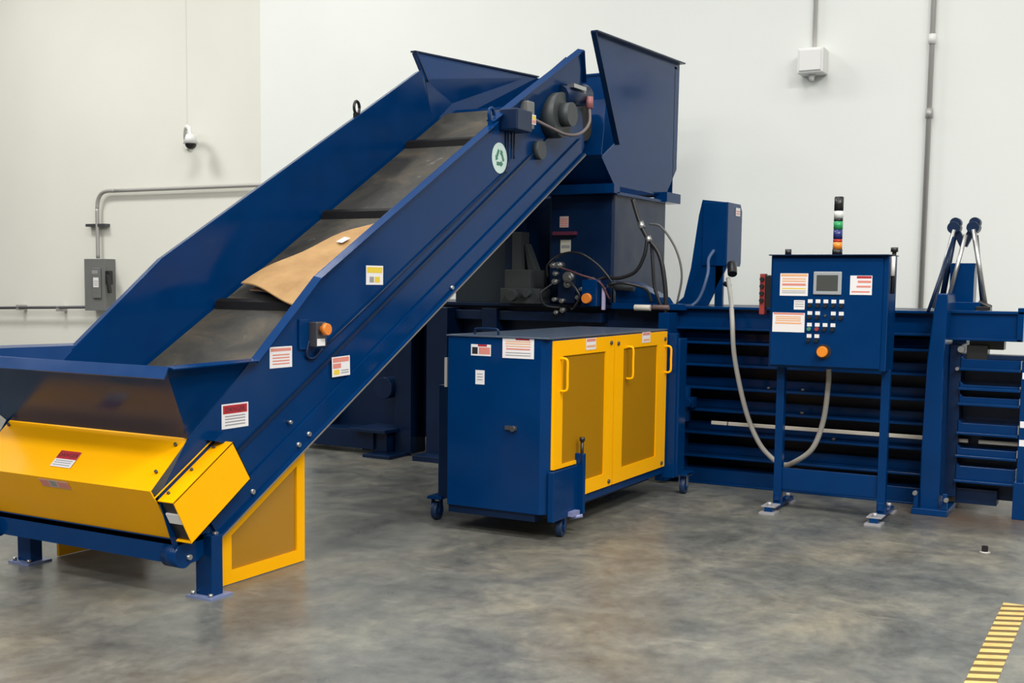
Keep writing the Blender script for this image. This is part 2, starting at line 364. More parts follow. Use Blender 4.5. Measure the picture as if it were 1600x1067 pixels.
# ------------------------------------------------------------------ conveyor
XR, XL = -4.11, -5.47
cv = thing('conveyor', 'long inclined blue infeed conveyor with black cleated belt and yellow tail cover', 'conveyor', (-4.79, 4.3, 0))
def zb(y): return .281 + .554 * (y - 4.33)      # bottom edge of the side panels
def zt(y): return 1.6 + .556 * (y - 5.115)      # top edge
def zbelt(y): return 1.075 + .573 * (y - 5.19)
panel = [(4.13, .19), (4.24, .20), (4.36, zb(4.36)), (8.60, zb(8.60)), (8.66, 2.72), (8.60, 2.98), (8.45, 3.05), (8.3, zt(8.3)), (7.5, zt(7.5)), (5.25, zt(5.25)), (4.64, 1.187), (4.18, .82), (3.98, .55), (4.07, .30)]
for x, sgn in ((XR, 1), (XL, -1)):
    yk = 5.17 if sgn > 0 else 5.36
    panel = [(yk, zt(yk)) if p[0] in (5.25, 5.17) else p for p in panel]
    bm = B(); prism(bm, panel, 'X', x - .006 * (sgn > 0) * 1.0, x + .006 * (sgn < 0)); 
    sp = obj('side_panel', bm, BLUE, cv)
    # folded top flange
    bm = B()
    pts = [(4.64, 1.187), (yk, zt(yk)), (7.16, zt(7.16))] if sgn > 0 else [(4.64, 1.187), (yk, zt(yk)), (8.3, zt(8.3))]
    for (ya, za), (yb, zb_) in zip(pts, pts[1:]):
        slab(bm, [(x - .004 * sgn, ya, za), (x - .004 * sgn, yb, zb_), (x + .048 * sgn, yb, zb_ - .012), (x + .048 * sgn, ya, za - .012)], .006)
    obj('top_flange', bm, BLUE, sp)
    # bottom rail and ribbed stiffener
    bm = B(); xs = x + .004 * sgn
    a0, a1 = sorted((xs, xs + .035 * sgn))
    prism(bm, [(4.36, zb(4.36)), (8.60, zb(8.60)), (8.60, zb(8.60) + .012), (4.36, zb(4.36) + .012)], 'X', a0, a1)
    a0, a1 = sorted((xs, xs + .012 * sgn))
    prism(bm, [(4.30, .40), (8.55, zb(8.55) + .15), (8.57, zb(8.55) + .03), (4.36, zb(4.36) + .012)], 'X', a0, a1)
    obj('bottom_rail', bm, BLUE, sp)
    bm = B(); prism(bm, [(4.36, zb(4.36) - .008), (8.60, zb(8.60) - .008), (8.60, zb(8.60)), (4.36, zb(4.36))], 'X', *sorted((xs - .03 * sgn, xs + .04 * sgn)))
    obj('edge_strip', bm, mat('worn_steel_edge', (.22, .20, .17), .5, metal=.3), sp)
for y, z_, r in ((4.34, zb(4.34) + .03, .014), (4.62, zb(4.62) + .05, .014), (5.0, zb(5.0) + .045, .014), (5.09, zb(5.09) + .045, .014), (6.6, zb(6.6) + .03, .014), (4.155, .235, .014), (4.93, .83, .010)):
    obj('bolt', cyl(B(), (XR, y, z_), (XR + .03, y, z_), r, n=8), STEEL, cv)
# underside pan and belt
bm = B(); slab(bm, [(XL, 4.4, zb(4.4) + .03), (XR, 4.4, zb(4.4) + .03), (XR, 8.6, zb(8.6) + .03), (XL, 8.6, zb(8.6) + .03)], .006); obj('under_pan', bm, DBLUE, cv)
bm = B(); slab(bm, [(XL + .035, 4.2, zbelt(4.2)), (XR - .02, 4.2, zbelt(4.2)), (XR - .02, 8.66, zbelt(8.66)), (XL + .035, 8.66, zbelt(8.66))], -.012)
cyl(bm, (XL + .04, 8.70, zbelt(8.66) - .15), (XR - .02, 8.70, zbelt(8.66) - .15), .145, n=28)
belt = obj('belt', bm, BELT, cv)
for yc in (4.70, 5.82, 6.955, 8.06):
    bm = B(); nrm = Vector((0, -.497, .868)); al = Vector((0, .868, .497)); p = Vector((0, yc, zbelt(yc)))
    prof = [p - al * .055, p + al * .045, p + al * .02 + nrm * .042, p - al * .02 + nrm * .042]
    prism(bm, [(q.y, q.z) for q in prof], 'X', XL + .045, XR - .03); obj('belt_cleat', bm, BLACK, belt)
for x0 in (XL + .004, XR - .016):
    bm = B(); slab(bm, [(x0, 4.3, zbelt(4.3) + .012), (x0 + .03, 4.3, zbelt(4.3) + .012), (x0 + .03, 8.6, zbelt(8.6) + .012), (x0, 8.6, zbelt(8.6) + .012)], .02)
obj('belt_skirt', bm, DBLUE, cv)
# loading hopper
hop = B(); LZ = 1.2
fR, fL = Vector((-3.92, 3.85, LZ)), Vector((-5.70, 3.85, LZ)); bR, bL = Vector((-4.15, 4.18, .822)), Vector((-5.45, 4.18, .822))
slab(hop, [fL, fR, bR, bL], .006)
ho = obj('hopper_front_plate', hop, BLUE, cv)
bm = B(); slab(bm, [fR, (XR + .004, 4.64, 1.187), (XR + .004, 4.18, .82), bR], .006); obj('hopper_wing', bm, BLUE, cv)
bm = B(); slab(bm, [fL, (XL - .004, 4.68, 1.21), (XL - .004, 4.18, .82), bL], -.006); obj('hopper_wing', bm, BLUE, cv)
bm = B()  # rim
slab(bm, [fL + Vector((-.03, 0, 0)), fR + Vector((.02, 0, 0)), fR + Vector((.035, -.045, -.052)), fL + Vector((-.045, -.045, -.052))], -.006)
slab(bm, [fR, (XR, 4.64, 1.187), (XR + .05, 4.64, 1.178), fR + Vector((.05, .0, -.01))], -.006)
slab(bm, [fL + Vector((0, 0, .0)), (XL, 4.72, 1.205), (XL - .08, 4.72, 1.215), fL + Vector((-.09, 0, .012))], .006)
obj('hopper_rim', bm, BLUE, cv)
# yellow tail cover
bm = B(); prism(bm, [(4.205, .832), (3.94, .592), (4.115, .318), (4.122, .323), (3.949, .592), (4.21, .826)], 'X', -5.455, -4.128)
tc_ = obj('tail_cover', bm, YEL, cv, .0015)
for x, y, z in ((-4.165, 4.15, .79), (-4.165, 4.02, .672), (-5.42, 4.16, .80)):
    obj('screw', cyl(B(), (x, y, z - .004), (x, y - .008, z + .008), .008, n=8), DSTEEL, tc_)
cu_ = Vector((1, 0, 0)); cvv = Vector((0, .265, .24)).normalized()
decal_uv('warning_label', cv, Vector((-4.815, 4.030, .6758)) + cu_.cross(cvv) * .002, cu_, cvv, .15, .105, [(0, .5, 1, 1, LRED)] + lines(.08, .9, (.1, .24, .37), .05, LGREY), [('DANGER', .5, .75, .24, LBLK)], 'white warning label with dark red header on yellow cover')
cvv2 = Vector((0, -.173, .274)).normalized()
decal_uv('name_plate', cv, Vector((-4.815, 3.9594, .5615)) + cu_.cross(cvv2) * .002, cu_, cvv2, .21, .05, [(0, .1, .3, .9, LPINK), (.36, .2, .56, .9, LGREY), (.62, .1, 1, .85, LPINK)], (), 'small faded red and white name plate below the fold', base=mat('label_faded', (.60, .42, .30), .5))
# take-up guard box on the right side panel
ox = XR + .11; q = [(3.965, .545), (4.376, .790), (4.507, .585), (4.085, .325)]
bm = B(); th = .005
prism(bm, q, 'X', ox - th, ox)
def shell(a, b): slab(bm, [(XR + .004, *a), (XR + .004, *b), (ox, *b), (ox, *a)], th)
shell(q[0], q[1]); shell(q[1], q[2]); shell(q[2], q[3])
slab(bm, [(XR + .004, 3.94, .56), (XR + .004, 4.36, .812), (XR + .010, 4.36, .812), (XR + .010, 3.94, .56)], .004)
g = obj('takeup_guard', bm, YEL, cv)
for k in (.12, .5, .88):
    y = q[0][0] + k * (q[1][0] - q[0][0]); z = q[0][1] + k * (q[1][1] - q[0][1]); obj('screw', cyl(B(), (XR + .03, y, z), (XR + .03, y - .005, z + .009), .008, n=8), DSTEEL, g)
bm = B(); prism(bm, [(3.99, .535), (4.05, .565), (4.15, .38), (4.088, .345)], 'X', XR + .006, ox - .006); obj('takeup_bearing', bm, BLKP, cv)
bm = B(); prism(bm, [(4.01, .475), (4.03, .487), (4.058, .437), (4.038, .425)], 'X', XR + .01, ox - .004); obj('takeup_block', bm, LWHITE, cv)
bm = B(); prism(bm, [(4.30, .80), (4.36, .84), (4.46, .82), (4.40, .77)], 'X', XR, XR + .06); obj('bearing_housing', bm, BLUE, cv)
# cross frame and legs
bm = B(); box(bm, XL - .02, XR - .02, 4.10, 4.16, .205, .33); box(bm, XL - .02, XR, 4.10, 4.30, .30, .325)
cyl(bm, (XL, 4.19, .40), (XR, 4.19, .40), .07); obj('cross_beam', bm, BLUE, cv)
obj('tail_roller_end', cyl(B(), (XR - .09, 4.13, .245), (XR + .012, 4.13, .245), .062, n=24), BLUE, cv)
obj('tail_roller_end', cyl(B(), (XL - .1, 4.10, .24), (XL + .03, 4.10, .24), .05, n=20), BLUE, cv)
for x in (XR, XL):
    bm = B(); box(bm, x - .055, x + .055, 4.275, 4.355, .012, .33 if x == XL else .32)
    lg = obj('leg', bm, BLUE, cv, .004)
    bm = B(); box(bm, x - .085, x + .085, 4.235, 4.395, 0, .012); obj('foot_plate', bm, mat('pale_blue_paint', (.16, .20, .36), .4), lg)
    for s in (-1, 1): obj('anchor_bolt', cyl(B(), (x + .06 * s, 4.26, .012), (x + .06 * s, 4.26, .03), .012, n=6), STEEL, lg)
# mesh guards under both sides
for x in (XR - .08, XL + .03):
    ga = [(4.475, .005), (5.15, .005), (5.15, .645), (4.475, .272)]
    gi = [(4.545, .075), (5.08, .075), (5.08, .560), (4.545, .262)]
    bm = B()
    for i in range(4):
        j = (i + 1) % 4; prism(bm, [ga[i], ga[j], gi[j], gi[i]], 'X', x, x + .02)
    fr = obj('side_guard', bm, YEL, cv)
    bm = B(); prism(bm, gi, 'X', x + .006, x + .009); obj('guard_mesh', bm, MESH, fr)
# lifting eyes
def eye(p, mt):
    bm = B(); pts = [(p[0], p[1] + .035 * math.cos(a), p[2] + .055 + .048 * math.sin(a)) for a in [i * math.pi / 8 for i in range(17)]]
    tube(bm, pts, .012, 8, raw=True); box(bm, p[0] - .012, p[0] + .012, p[1] - .03, p[1] + .03, p[2] - .03, p[2] + .012); return obj('lifting_eye', bm, mt, cv)
eye((XL - .02, 7.43, zt(7.43) + .01), BLKP); eye((XR + .01, 7.12, zt(7.12)), BLUE)
# right discharge wing
bm = B(); slab(bm, [(XR, 7.12, 2.715), (XR, 8.52, 2.95), (XR + .05, 8.48, 3.2), (-3.98, 8.28, 3.40)], .008)
wg = obj('discharge_wing', bm, BLUE, cv)
bm = B(); slab(bm, [(XR - .03, 7.12, 2.74), (-4.01, 8.30, 3.425), (-3.955, 8.30, 3.41), (XR + .03, 7.12, 2.725)], .01)
slab(bm, [(-3.98, 8.27, 3.40), (XR + .05, 8.48, 3.2), (XR + .09, 8.49, 3.2), (-3.94, 8.28, 3.40)], .008)
obj('edge_flange', bm, BLUE, wg)
# head drive
mo = XR
bm = B(); box(bm, mo + .005, mo + .15, 7.24, 7.47, 2.68, 2.83); obj('switch_housing', bm, DBLUE, cv, .01)
bm = B(); box(bm, mo + .01, mo + .10, 7.50, 7.60, 2.72, 2.92); jb = obj('junction_box', bm, GREYBOX, cv, .012)
decal('warning_label', cv, (mo + .102, 7.56, 2.79), 'X', .10, .07, [(0, 0, .4, 1, LWHITE), (.45, .1, .95, .45, LPINK), (.45, .5, .95, .9, LYEL)], (), label='small white label under drive wiring box')
bm = B(); cyl(bm, (mo + .0, 8.02, 2.88), (mo + .12, 8.02, 2.88), .17, n=28); cyl(bm, (mo + .12, 8.02, 2.88), (mo + .20, 8.02, 2.88), .09, n=24); cyl(bm, (mo + .0, 7.82, 2.60), (mo + .05, 7.82, 2.60), .07, n=20)
obj('drive_gearbox', bm, DGREY, cv)
bm = B(); cyl(bm, (mo + .06, 8.06, 3.03), (mo + .06, 8.50, 3.10), .085, n=24); cyl(bm, (mo + .06, 8.50, 3.10), (mo + .06, 8.56, 3.11), .06, n=24); obj('drive_motor', bm, DBLUE, cv)
bm = B(); box(bm, mo + .10, mo + .16, 8.12, 8.34, 3.10, 3.13); cyl(bm, (mo + .13, 8.30, 3.11), (mo + .13, 8.45, 3.06), .014); obj('motor_fitting', bm, STEEL, cv)
bm = B(); cyl(bm, (mo + .15, 8.42, 2.98), (mo + .15, 8.42, 3.07), .03); obj('cable_gland', bm, mat('dull_red_plastic', (.32, .12, .12), .5), cv)
bm = B(); tube(bm, [(mo + .15, 8.42, 3.0), (mo + .18, 8.36, 2.86), (mo + .18, 8.20, 2.76), (mo + .16, 8.0, 2.73), (mo + .12, 7.82, 2.76), (mo + .08, 7.62, 2.80)], .012, 8); obj('drive_cable', bm, mat('grey_brown_cable', (.16, .13, .13), .5), cv)
bm = B(); tube(bm, [(mo + .012, 7.36, 2.70), (mo + .012, 7.365, 2.55), (mo + .012, 7.37, 2.46), (mo + .012, 7.33, 2.39)], .008, 8)
tube(bm, [(mo + .014, 7.33, 2.39), (mo + .014, 5.843, 1.564), (mo + .014, 5.22, 1.22)], .006, 8, raw=True)
tube(bm, [(mo + .014, 5.22, 1.22), (mo + .014, 5.14, 1.17), (mo + .014, 5.08, 1.19), (mo + .016, 5.10, 1.27)], .008, 8)
tube(bm, [(mo + .012, 7.45, 2.70), (mo + .012, 7.45, 2.50)], .007, 8); obj('wiring_conduit', bm, DBLUE, cv)
bm = B(); box(bm, mo, mo + .012, 5.02, 5.11, 1.22, 1.39); obj('switch_bracket', bm, BLUE, cv, .004)
bm = B(); box(bm, mo + .01, mo + .07, 5.10, 5.19, 1.235, 1.375); eb = obj('stop_button_box', bm, DSTEEL, cv, .006)
bm = B(); cyl(bm, (mo + .07, 5.145, 1.335), (mo + .09, 5.145, 1.335), .02, n=16); cyl(bm, (mo + .09, 5.145, 1.335), (mo + .115, 5.145, 1.335), .036, .032, n=20); obj('stop_button', bm, ORANGE, eb)
decal('name_plate', eb, (mo + .071, 5.135, 1.262), 'X', .07, .04)
DL = lambda h: [(0, .72, 1, 1, h)]
decal('warning_label', cv, (mo + .001, 4.876, 1.189), 'X', .185, .115, [(.05, .78, .95, .92, LPINK)] + lines(.12, .88, (.16, .3, .44, .58), .06, LPINK), label='white square label with faded red print beside lower stop button')
decal('warning_label', cv, (mo + .014, 5.392, 1.111), 'X', .17, .115, [(.05, .72, .95, .95, LPINK), (.05, .42, .5, .66, LPINK), (.1, .1, .4, .35, LYEL)] + lines(.5, .92, (.14, .26), .05, LGREY), label='white and pink label by the bend line', rot=.03)
decal('warning_label', cv, (mo + .001, 4.512, .905), 'X', .20, .128, [(.05, .60, .95, .94, LRED)] + lines(.12, .88, (.12, .24, .36, .47), .05, LGREY), [('DANGER', .5, .77, .2, LBLK)], label='white label with dark red header above yellow guard box')
decal('warning_label', cv, (mo + .001, 5.742, 1.641), 'X', .175, .115, [(.05, .62, .95, .92, LYEL), (.2, .12, .45, .42, LGREY), (.5, .12, .8, .42, LYEL)], label='white label with yellow header on middle of side panel')
# round recycling sticker
bm = B(); cyl(bm, (mo + .0005, 7.256, 2.487), (mo + .003, 7.256, 2.487), .108, n=40, smooth=False)
rd = obj('recycling_sticker', bm, MINT, cv, label='pale round sticker with green recycling arrows')
bm = B(); R_ = .078
for k in range(3):
    a = math.radians(90 + 120 * k); b2 = math.radians(90 + 120 * (k + 1)); A = Vector((math.cos(a), math.sin(a))) * R_; D = Vector((math.cos(b2), math.sin(b2))) * R_
    p = A.lerp(D, .18); q2 = A.lerp(D, .62); tip = A.lerp(D, .86); n2 = Vector((-(D - A).y, (D - A).x)).normalized()
    prism(bm, [(7.256 + v.x, 2.487 + v.y) for v in (p - n2 * .014, q2 - n2 * .014, q2 - n2 * .024, tip, q2 + n2 * .024, q2 + n2 * .012, p + n2 * .012)], 'X', mo + .003, mo + .0042)
obj('recycling_arrows', bm, LGRN, rd)

# cardboard on the belt
t = thing('cardboard_sheet', 'flattened brown cardboard sheet lying on the conveyor belt', 'cardboard', (-4.7, 6.0, 1.6))
def bpnt(x, y, h=.03): return Vector((x, y, zbelt(y) + h))
def sheet(pts, nx, ny, thick, fn):
    bm = B(); top = []; bot = []
    for i in range(nx + 1):
        r = []; r2 = []
        for j in range(ny + 1):
            u_, v_ = i / nx, j / ny
            x = (pts[0][0] * (1 - u_) + pts[1][0] * u_) * (1 - v_) + (pts[3][0] * (1 - u_) + pts[2][0] * u_) * v_
            y = (pts[0][1] * (1 - u_) + pts[1][1] * u_) * (1 - v_) + (pts[3][1] * (1 - u_) + pts[2][1] * u_) * v_
            h = fn(u_, v_); r.append(bm.verts.new(bpnt(x, y, h + thick))); r2.append(bm.verts.new(bpnt(x, y, h)))
        top.append(r); bot.append(r2)
    for i in range(nx):
        for j in range(ny):
            bm.faces.new([top[i][j], top[i + 1][j], top[i + 1][j + 1], top[i][j + 1]]); bm.faces.new([bot[i][j], bot[i][j + 1], bot[i + 1][j + 1], bot[i + 1][j]])
    for i in range(nx):
        for j in (0, ny): bm.faces.new([top[i][j], top[i + 1][j], bot[i + 1][j], bot[i][j]])
    for j in range(ny):
        for i in (0, nx): bm.faces.new([top[i][j], top[i][j + 1], bot[i][j + 1], bot[i][j]])
    return bm
obj('top_sheet', sheet([(-5.31, 5.90), (-4.66, 5.68), (-4.22, 6.66), (-4.80, 6.78)], 14, 14, .008, lambda u_, v_: .097 + .025 * math.sin(u_ * 5 + v_ * 4) * (1 - .5 * u_) - .03 * v_ + .012 * math.sin(11 * v_)), CARD, t)
obj('under_sheet', sheet([(-5.26, 5.93), (-4.70, 5.78), (-4.30, 6.4), (-4.85, 6.5)], 6, 6, .007, lambda u_, v_: .035 + .02 * math.sin(u_ * 4)), CARD, t)
bm = B(); slab(bm, [bpnt(-4.90, 6.40, .103), bpnt(-4.84, 6.385, .103), bpnt(-4.82, 6.45, .100), bpnt(-4.88, 6.465, .100)], .002); obj('label', bm, LWHITE, t)

# ------------------------------------------------------------------ baler
ba = thing('baler', 'large dark blue horizontal baler with ribbed side and tall feed chute by back wall', 'baler', (-4, 9.6, 0))
def P_(name, bm, mt=DBLUE, par=None, bevel=.003, label=None): return obj(name, bm, mt, par or ba, bevel, label)
bm = B(); box(bm, -7.15, -3.42, 9.06, 10.35, .16, 1.40); box(bm, -3.42, -1.22, 9.28, 10.35, .05, 1.40); P_('body', bm)
# left end, seen under the conveyor
for x0, x1, y0 in ((-6.10, -5.92, 8.85), (-5.72, -5.50, 8.80), (-7.1, -6.9, 8.9), (-5.2, -5.05, 8.9)):
    bm = B(); box(bm, x0, x1, y0, 9.10, .02, 1.38); P_('column', bm)
bm = B(); box(bm, -6.45, -6.05, 8.62, 9.06, .22, .25); box(bm, -6.40, -6.12, 8.75, 9.06, .03, .22); P_('step_bracket', bm)
for b_ in ((-7.3, -6.25, 8.72, 9.3, .05, .22), (-6.25, -5.95, 8.55, 8.9, 0, .03), (-5.75, -5.3, 8.62, 9.1, 0, .05)): P_('base_plate', box(B(), *b_))
P_('skid_rail', box(B(), -5.45, -4.0, 8.9, 9.06, .18, .30)); P_('body_rail', box(B(), -5.6, -4.05, 8.93, 9.06, 1.28, 1.36))
P_('pipe_flange', cyl(B(), (-6.2, 8.8, .62), (-6.2, 9.1, .62), .10))
# deck
bm = B(); box(bm, -7.15, -1.25, 8.98, 10.36, 1.40, 1.43); P_('deck_plate', bm)
# ribs
for zf in (1.135, .955, .77, .59, .405, .215):
    bm = B(); box(bm, -3.42, -1.40, 8.93, 9.20, zf, zf + .018); box(bm, -3.42, -1.40, 9.10, 9.28, zf + .018, zf + .085); P_('side_rib', bm, BLUE)
bm = B(); box(bm, -3.42, -1.40, 8.95, 9.28, .0, .12); box(bm, -3.42, -1.4, 8.92, 8.97, .0, .015); P_('base_rail', bm, BLUE)
bm = B(); box(bm, -3.55, -1.20, 8.99, 9.05, 1.25, 1.42); box(bm, -3.55, -1.20, 8.93, 9.06, 1.25, 1.268); box(bm, -3.55, -1.20, 8.93, 9.06, 1.415, 1.435); P_('top_beam', bm, BLUE)
bm = B(); box(bm, -3.47, -3.38, 8.75, 9.28, .02, 1.38); box(bm, -3.36, -3.30, 8.85, 9.05, .04, .44); P_('end_column', bm, BLUE)
bm = B(); cyl(bm, (-3.30, 8.93, .50), (-3.30, 8.93, .78), .05); box(bm, -3.37, -3.2, 8.86, 8.95, .62, .70); cyl(bm, (-3.24, 8.86, .66), (-3.24, 8.82, .66), .035); P_('valve', bm, BLUE)
for x, z in ((-2.35, .61), (-2.35, .79), (-2.1, .425), (-2.62, .79)): P_('bolt', cyl(B(), (x, 8.97, z), (x, 8.97, z + .022), .016, n=8), DSTEEL, bevel=0)
for a, b in ((-3.06, -2.93), (-2.92, -1.43), (-1.24, -1.13), (-1.06, -.70)): P_('indicator_rod', beam(B(), (a, 8.915, .505), (b, 8.915, .505), .02, .028, (0, 1, 0)), PALEBAR, label='thin pale rod along the ribs')
# door frame upright and right ribbed door
bm = B(); prism(bm, [(-1.395, .0), (-1.27, .0), (-1.265, .3), (-1.275, 1.1), (-1.262, 1.5), (-1.268, 1.565), (-1.335, 1.565), (-1.355, 1.45), (-1.385, 1.1), (-1.40, .4)], 'Y', 8.60, 8.96); P_('frame_upright', bm, BLUE, bevel=.01)
bm = B(); box(bm, -1.44, -1.20, 8.54, 8.95, 0, .045)
box(bm, -1.43, -1.40, 8.56, 8.6, .045, .16); box(bm, -1.235, -1.205, 8.56, 8.6, .045, .16); P_('upright_foot', bm, BLUE)
for x, y, z, r in ((-1.42, 8.59, .15, .016), (-1.21, 8.59, .12, .016), (-1.19, 8.84, 1.17, .024), (-1.21, 8.84, 1.03, .013)): P_('bolt', cyl(B(), (x, y, z), (x, y - .05, z), r, n=8), STEEL, bevel=0)
bm = B(); box(bm, -1.27, -1.19, 8.84, 9.2, .10, 1.20); box(bm, -1.19, -.80, 9.0, 9.05, .08, 1.10); P_('door_panel', bm, DBLUE)
for z0, z1 in ((1.02, 1.10), (.88, .915), (.77, .83), (.56, .64), (.395, .46), (.215, .33)):
    bm = B(); box(bm, -1.20, -.80, 8.80 , 9.02, z0, z0 + .018); prism(bm, [(-1.20, z0), (-1.20, z1 + .03), (-1.17, z1), (-.80, z1), (-.80, z0)], 'Y', 8.84, 9.02); P_('door_rib', bm, BLUE)
bm = B(); box(bm, -1.20, -.92, 8.9, 9.05, .05, .16); P_('door_sill', bm, DBLUE)
bm = B(); box(bm, -1.30, -.80, 8.80, 8.95, 1.25, 1.425); box(bm, -1.32, -.78, 8.78, 8.97, 1.425, 1.445); box(bm, -1.30, -.80, 8.78, 8.96, 1.235, 1.252); P_('header_beam', bm, BLUE)
bm = B(); box(bm, -.79, -.83, 8.78, 8.97, 1.235, 1.47); P_('beam_end_plate', bm, BLUE)
bm = B(); box(bm, -1.15, -.92, 8.9, 9.02, 1.17, 1.235); box(bm, -1.16, -1.02, 8.85, 8.98, 1.08, 1.2); P_('latch_block', bm, BLKP)
bm = B(); box(bm, -1.19, -.78, 8.86, 9.0, 1.10, 1.135); P_('door_top_rail', bm, DBLUE)
bm = B(); box(bm, -.80, -.70, 8.72, 8.9, 0, .26); box(bm, -.79, -.74, 8.8, 8.95, .26, 1.1); P_('end_post', bm, BLUE)
for z in (1.0, .66, .53): decal('label', ba, (-.765, 8.798, z), 'Y', .035, .045)
# tie cylinders on top of the frame
bm = B(); box(bm, -1.36, -1.19, 9.30, 9.46, 1.43, 1.79); box(bm, -1.42, -1.13, 9.24, 9.5, 1.43, 1.50); P_('tie_pedestal', bm, BLUE)
for x in (-1.35, -1.215):
    bm = B(); cyl(bm, (x, 9.29, 2.055), (x, 9.43, 2.055), .045); cyl(bm, (x + .01, 9.3, 2.09), (x + .01, 9.40, 2.09), .04); beam(bm, (x, 9.36, 2.06), (-1.28, 9.36, 1.92), .05, .05, (0, 1, 0)); P_('pivot_knuckle', bm, DBLUE)
for (a, b, r, mt) in (((-1.345, 9.30, 2.04), (-1.475, 9.30, 1.45), .016, STEEL), ((-1.35, 9.38, 2.04), (-1.43, 9.38, 1.45), .022, DBLUE), ((-1.34, 9.27, 1.98), (-1.44, 8.9, 1.43), .012, DBLUE),
        ((-1.26, 9.28, 2.0), (-1.37, 9.25, 1.45), .016, STEEL), ((-1.21, 9.30, 2.04), (-1.10, 9.30, 1.46), .018, STEEL), ((-1.20, 9.38, 2.0), (-1.13, 9.38, 1.46), .016, DBLUE)):
    bm = B(); cyl(bm, a, b, r, n=12); P_('tie_rod', bm, mt, bevel=0)
bm = B(); box(bm, -1.16, -1.06, 9.22, 9.34, 1.43, 1.47); cyl(bm, (-1.15, 9.28, 1.50), (-1.06, 9.28, 1.46), .02); P_('rod_clevis', bm, BLKP)
# feed tower
bm = B(); box(bm, -4.62, -4.01, 9.05, 10.24, 1.43, 2.37); box(bm, -5.50, -4.62, 9.22, 10.24, 1.43, 2.37); P_('tower', bm, DBLUE, bevel=.02)
bm = B(); box(bm, -5.55, -5.02, 9.02, 9.22, 1.43, 2.3); P_('tower_side_panel', bm, mat('shaded_grey_blue', (.010, .022, .034), .5), bevel=.004)  # conveyor's shadow on this front is put into the dark colour
bm = B(); box(bm, -5.02, -4.92, 8.98, 9.2, 1.43, 2.37); P_('tower_column', bm, DBLUE)
bm = B(); box(bm, -5.58, -3.96, 8.93, 9.05, 2.36, 2.44); box(bm, -4.01, -3.96, 9.0, 10.1, 2.35, 2.375); box(bm, -4.06, -3.93, 10.05, 10.40, 2.36, 2.45); P_('tower_flange', bm, BLUE)
bm = B(); prism(bm, [(8.55, 3.60), (10.5, 3.67), (10.48, 2.69), (10.22, 2.43), (9.05, 2.43), (8.78, 2.64), (9.05, 2.78)], 'X', -4.022, -4.01); P_('chute_side_plate', bm, BLUE, bevel=0)
bm = B(); beam(bm, (-3.995, 8.55, 3.60), (-3.995, 9.06, 2.77), .045, .012, (1, 0, 0)); beam(bm, (-3.99, 8.55, 3.605), (-3.99, 10.52, 3.676), .06, .012, (1, 0, 0)); P_('chute_edge_flange', bm, DBLUE, bevel=0)
bm = B(); slab(bm, [(-5.47, 8.5, 2.9), (-5.47, 10.4, 2.7), (-5.47, 10.4, 3.645), (-5.62, 8.43, 3.56), (-5.50, 8.40, 3.32)], .008); P_('chute_side_plate', bm, BLUE, bevel=0)
bm = B(); beam(bm, (-5.63, 8.42, 3.565), (-5.47, 10.4, 3.65), .05, .014, (1, 0, 0)); beam(bm, (-5.62, 8.43, 3.56), (-5.50, 8.44, 3.30), .05, .012, (1, 0, 0)); P_('chute_edge_flange', bm, DBLUE, bevel=0)
bm = B(); box(bm, -5.48, -4.01, 10.38, 10.39, 2.43, 3.625); box(bm, -5.48, -4.01, 10.37, 10.43, 3.61, 3.63); P_('chute_back_plate', bm, BLUE, bevel=0)
bm = B(); slab(bm, [(-5.5, 8.80, 2.66), (-4.02, 8.80, 2.66), (-4.02, 9.06, 2.44), (-5.5, 9.06, 2.44)], .008); slab(bm, [(-5.5, 8.80, 2.66), (-4.02, 8.80, 2.66), (-4.02, 8.88, 3.12), (-5.5, 8.88, 3.12)], .008); P_('chute_front_plate', bm, BLUE, bevel=0)
bm = B(); prism(bm, [(10.22, 2.43), (10.48, 2.69), (10.47, 2.69), (10.2, 2.44)], 'X', -5.5, -4.02); P_('chute_rear_slope', bm, BLUE, bevel=0)
# labels and sensor bar on the tower front
decal('warning_label', ba, (-4.475, 9.048, 2.135), 'Y', .085, .095, lines(.1, .9, (.1, .3, .5, .7), .1, LPINK), base=mat('label_pale_pink', (.55, .42, .42), .5), label='upper faded pink label on tower front')
decal('warning_label', ba, (-4.457, 9.048, 1.925), 'Y', .10, .11, [(.1, .35, .9, .6, LGREY)], (), base=mat('label_cream', (.58, .56, .46), .5), label='cream label on tower front below red sensor bar')
bm = B(); box(bm, -4.56, -4.34, 8.99, 9.04, 2.02, 2.05); P_('sensor_bar', bm, mat('dull_maroon', (.12, .02, .05), .4))
